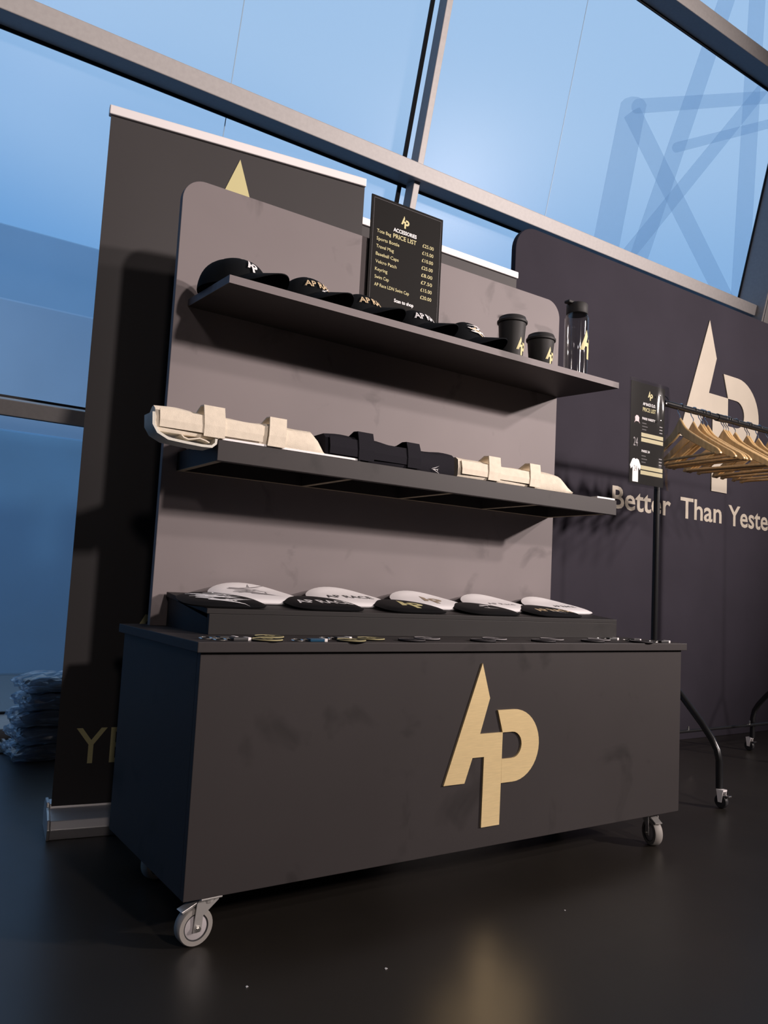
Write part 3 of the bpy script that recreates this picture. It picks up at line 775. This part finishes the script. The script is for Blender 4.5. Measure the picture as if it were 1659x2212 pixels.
# ================================================================== clothes rail
RX0, RX1, RY, RZ = 2.096, 3.285, .495, 1.545
rk = thing('clothes_rail', 'black metal clothes rail on casters in front of the backdrop', 'clothes rail', (RX0, RY, 0))
Lr = RX1-RX0
obj('top_bar', MB().tube([(.03, 0, RZ), (Lr+.05, 0, RZ)], .0135, 14), 'blackmetal', rk, smooth=True)
obj('joint_sleeve', MB().tube([(.40, 0, RZ), (.46, 0, RZ)], .0165, 14), 'blackmetal', rk, smooth=True)
for x in (0, Lr):
    obj('upright', MB().tube([(x, 0, .46), (x, 0, RZ+.005)], .0125, 12), 'blackmetal', rk, smooth=True)
    for s_ in (-1, 1):
        pts = [(x, s_*.02, .485), (x, s_*.22, .285), (x, s_*.262, .236), (x, s_*.284, .200), (x, s_*.292, .165), (x, s_*.294, .066)]
        lgm = obj('leg', MB().tube(pts, .0125, 12), 'blackmetal', rk, smooth=True)
        cx_, cy2 = x - .004, s_*.294 - (.012 if s_ < 0 else -.012)
        fk = MB(); fk.box(cx_-.012, cx_+.012, cy2-.014, cy2+.014, .060, .066)
        for q in (-1, 1):
            a_, b2 = sorted((cx_+q*.0105, cx_+q*.0125))
            fk.prism([(cy2-.007, .022), (cy2+.007, .022), (cy2+.013, .062), (cy2-.013, .062)], lambda a, b_, d: (d, a, b_), a_, b2)
        obj('caster_fork', fk, 'alu_top', lgm)
        obj('caster_wheel', MB().lathe([(.004, -.009), (.022, -.009), (.0245, -.006), (.0245, .006), (.022, .009), (.004, .009)], (cx_, cy2, .0245), 24, 'x'), 'black', lgm, smooth=True)
        obj('caster_brake', MB().box(cx_-.008, cx_+.010, cy2-.034, cy2-.012, .044, .049), 'chrome', lgm, bevel=.001)
obj('lower_bar', MB().tube([(-.12, .268, .135), (Lr+.35, .268, .135)], .0075, 12), 'blackmetal', rk, smooth=True)
for x in (.62, 1.12):
    obj('bar_screw', MB().lathe([(.006, .140), (.005, .158)], (x, .268, 0), 10), 'chrome', rk)

# wooden hangers
def hanger_parts():
    wood = MB(); n_ = 18
    sec = []
    for i in range(-n_, n_+1):
        u = i/n_; yv = .196*u; au = abs(u)
        zc = -.086 - .128*au**.88 + .012*math.exp(-(au/.10)**2)
        hh = (.0235 - .009*au + .010*math.exp(-(au/.13)**2))*(1 if au < .9 else math.sqrt(max(.06, 1-((au-.9)/.1)**2)))
        xb = .020*au**2.2                        # shoulders curve forward
        th = .0065
        sec.append([(xb-th, yv, zc-hh), (xb+th, yv, zc-hh), (xb+th, yv, zc+hh*.75), (xb, yv, zc+hh), (xb-th, yv, zc+hh*.75)])
    vs_ = [q for s_ in sec for q in s_]; fs_ = []
    for i in range(len(sec)-1):
        for k in range(5): fs_.append((i*5+k, i*5+(k+1) % 5, (i+1)*5+(k+1) % 5, (i+1)*5+k))
    fs_.append((0, 1, 2, 3, 4)); fs_.append(tuple(range(len(vs_)-5, len(vs_)))[::-1])
    wood.add(vs_, fs_)
    bar = MB().tube([(.014, -.186, -.170), (.004, 0, -.196), (.014, .186, -.170)], .0058, 8)
    bar = MB().tube([(.012, -.176, -.212), (.012, .176, -.212)], .0058, 8)
    hook = MB().tube([(0, 0, -.060), (0, .001, -.034), (0, .012, -.018)] + [(0, .0165*math.cos(math.radians(a)), .0165*math.sin(math.radians(a))) for a in range(-20, 200, 20)], .0020, 6)
    return wood, bar, hook
hw_, hb_, hk_ = hanger_parts()
proto = None
hx = [2.241, 2.331, 2.384, 2.402, 2.432, 2.552, 2.570, 2.588, 2.640, 2.732, 2.750, 2.823, 2.909, 2.990]
tw = [-9, -5, -3, -3, -3, 8, 8, 8, 3, -4, -4, 2, 0, 4]
words = ['first wooden hanger on the rail, next to the clear price sleeve', 'second wooden hanger from the price sleeve on the rail', 'third wooden hanger from the price sleeve, first of a tight trio',
         'fourth wooden hanger from the price sleeve, middle of the first tight trio', 'fifth wooden hanger from the price sleeve, last of the first tight trio',
         'sixth wooden hanger from the price sleeve, first of the second tight trio', 'seventh wooden hanger from the price sleeve, middle of the second trio',
         'eighth wooden hanger from the price sleeve, last of the second trio', 'ninth wooden hanger from the price sleeve, hanging on its own', 'tenth wooden hanger from the price sleeve, first of a close pair',
         'eleventh wooden hanger from the price sleeve, second of a close pair', 'twelfth wooden hanger from the price sleeve on the rail', 'thirteenth wooden hanger from the price sleeve, next to the last',
         'last wooden hanger on the rail, cut off by the right edge of the picture']
for i, x in enumerate(hx):
    root = thing('wooden_hanger', words[i], 'hanger', (x, RY, RZ-.0008), (0, 0, math.radians(tw[i])), 'wooden hangers on the rail')
    if proto is None:
        proto = [obj('shoulders', hw_, 'wood', root, smooth=True, bevel=.002), obj('trouser_bar', hb_, 'wood', root, smooth=True), obj('hook', hk_, 'chrome', root, smooth=True)]
        for q in proto[2:]: q.data.transform(Matrix.Translation((0, 0, 0)))
    else:
        for q in proto:
            c_ = q.copy(); c_.parent = root; col.objects.link(c_)

# clear sleeve with the clothing price list, hanging on the end of the rail
slv = thing('price_sleeve', 'clear plastic sleeve with black clothing price list on the end of the rail', 'sign', (1.862, .452, 1.172), (0, 0, math.radians(0)))
SW, SH = .245, .425
ins = obj('insert', MB().box(.006, SW-.030, .000, .0012, .010, SH-.012), 'signpaper', slv)
g = MB(); NX, NZ = 22, 16; vs_ = []; fs_ = []
rn = random.Random(3)
for k in range(NZ+1):
    for i in range(NX+1):
        t = i/NX; s_ = k/NZ
        wv = -.004 - .010*math.exp(-((t-.82)/.12)**2)*(0.6+.4*math.sin(9*s_+1)) + .006*max(0, t-.88)/.12*math.sin(14*s_)
        vs_.append((SW*t, wv - .002*math.sin(5*t), SH*s_))
for k in range(NZ):
    for i in range(NX):
        q = k*(NX+1)+i; fs_.append((q, q+1, q+NX+2, q+NX+1))
obj('clear_front', g.add(vs_, fs_), 'sleeve', slv, smooth=True)
obj('clear_back', MB().box(0, SW, .003, .0036, 0, SH), 'sleeve', slv)
for (x, z_) in ((.165, SH-.050), (.205, SH-.075), (.172, SH-.150)):
    obj('rivet', MB().lathe([(.004, -.0145), (.003, -.0165), (.0005, -.017)], (x, 0, z_), 10, 'y'), 'chrome', slv)
obj('cable_tie', MB().tube([(.232, .043, RZ-1.172+.015*0), (.240, .030, .40), (.244, .010, .385), (.240, .002, .375)], .002, 6), 'black', slv)
def pr(vf, u0, v0, m_, nm):
    p_ = MB(); put(p_, vf, lambda u, v: (u0+u, -.0006, v0+v)); obj(nm, p_, m_, ins)
rect = lambda w, h: ([(0, 0), (w, 0), (w, h), (0, h)], [(0, 1, 2, 3)])
pr(flat(logo(.038)), .108, SH-.075, 'goldprint', 'monogram')
pr(text('AP RACE CLO.', .078, .012, .03), .078, SH-.100, 'white', 'heading')
pr(text('PRICE LIST', .080, .016, .01), .078, SH-.124, 'goldprint', 'heading')
for zz, ttl in ((SH-.158, 'PARIS VARSITY'), (SH-.288, 'PARIS 24')):
    pr(text(ttl, .0062*len(ttl), .010, .02), .076, zz, 'white', 'heading')
    for j in range(3): pr(rect(.026+.008*(j % 2), .0035), .076, zz-.016-.0125*j, 'dark', 'small_print'); pr(rect(.018, .0035), .184, zz-.016-.0125*j, 'grey', 'small_print')
    for j in range(2): pr(rect(.136, .0155), .072, zz-.068-.020*j, 'khaki', 'price_bar')
pr(([(0, 0), (.006, .012), (.004, .024), (.012, .032), (.022, .032), (.030, .024), (.028, .012), (.034, 0), (.026, .008), (.008, .008)], [tuple(range(10))]), .028, SH-.178, 'pink', 'jacket_picture')
pr(text('24', .026, .034, 0), .026, SH-.268, 'grey', 'number_picture')
pr(([(.014, 0), (.048, 0), (.048, .058), (.058, .048), (.064, .062), (.050, .088), (.038, .092), (.031, .088), (.024, .092), (.012, .088), (-.002, .062), (.004, .048), (.014, .058)], [tuple(range(13))]), .010, .016, 'white', 'shirt_picture')
p_ = MB(); put(p_, text('24', .020, .022, 0), lambda u, v: (.031+u, -.0010, .058+v)); obj('number_picture', p_, 'grey', ins)

# ================================================================== bagged clothes stacked by the window
ang = -.2
blab = ['lowest plastic-wrapped black garment of the stack on the floor by the window', 'second plastic-wrapped black garment from the floor by the window',
        'middle plastic-wrapped black garment of the stack by the window', 'fourth plastic-wrapped black garment from the floor by the window', 'topmost plastic-wrapped black garment of the stack by the window']
zb0 = 0.001
for i in range(5):
    rn = random.Random(100+i); h = .062
    root = thing('bagged_garment', blab[i], 'bagged clothes', (.185+rn.uniform(-.012, .012), 1.86+rn.uniform(-.01, .01), zb0), (0, 0, rn.uniform(-.08, .08)), 'plastic-wrapped clothes stacked by the window')
    def lump(sx_, sy_, z0, z1, jit, nx=16, ny=12, nz=4):
        bm = bmesh.new(); bmesh.ops.create_cube(bm, size=1)
        bmesh.ops.subdivide_edges(bm, edges=bm.edges, cuts=9, use_grid_fill=True)
        mb = MB(); bm.verts.index_update()
        for v in bm.verts:
            c = v.co; ex = 1-.10*(2*abs(c.z))**2
            x_, y_ = c.x*sx_*ex, c.y*sy_*ex
            droop = 1 - .28*(2*abs(c.x))**4
            zz = z0 + (c.z+.5)*(z1-z0)*(droop if c.z > 0 else 1)
            nz_ = lambda q: (rn.random()-.5)*q
            mb.v.append((x_+nz_(jit), y_+nz_(jit), max(z0, zz+nz_(jit*.7))))
        mb.f = [tuple(q.index for q in f.verts) for f in bm.faces]; bm.free(); return mb
    obj('garment', lump(.31, .20, .006, h-.008, .004), 'garment', root, smooth=True)
    obj('plastic_wrap', lump(.38, .235, 0, h, .018), 'bagfilm', root)
    if i in (1, 4): obj('size_label', MB().box(.08, .10, -.1215, -.1205, .018, .036), 'label', root)
    zb0 += h + .0015

# ================================================================== scraps on the floor
for (x, y, lab, s_) in ((.322, -.244, 'tiny white paper scrap on the floor in front of the cart', .006), (.059, -.181, 'tiny pale crumb on the floor near the left front caster', .005), (.859, -.205, 'tiny grey speck on the floor below the gold emblem', .004)):
    tag(obj('floor_scrap', MB().prism([(0, 0), (s_, .2*s_), (.8*s_, s_), (.1*s_, .7*s_)], lambda u, v, d: (x+u, y+v, d), .0003, .0012), 'label'), lab, 'scrap')
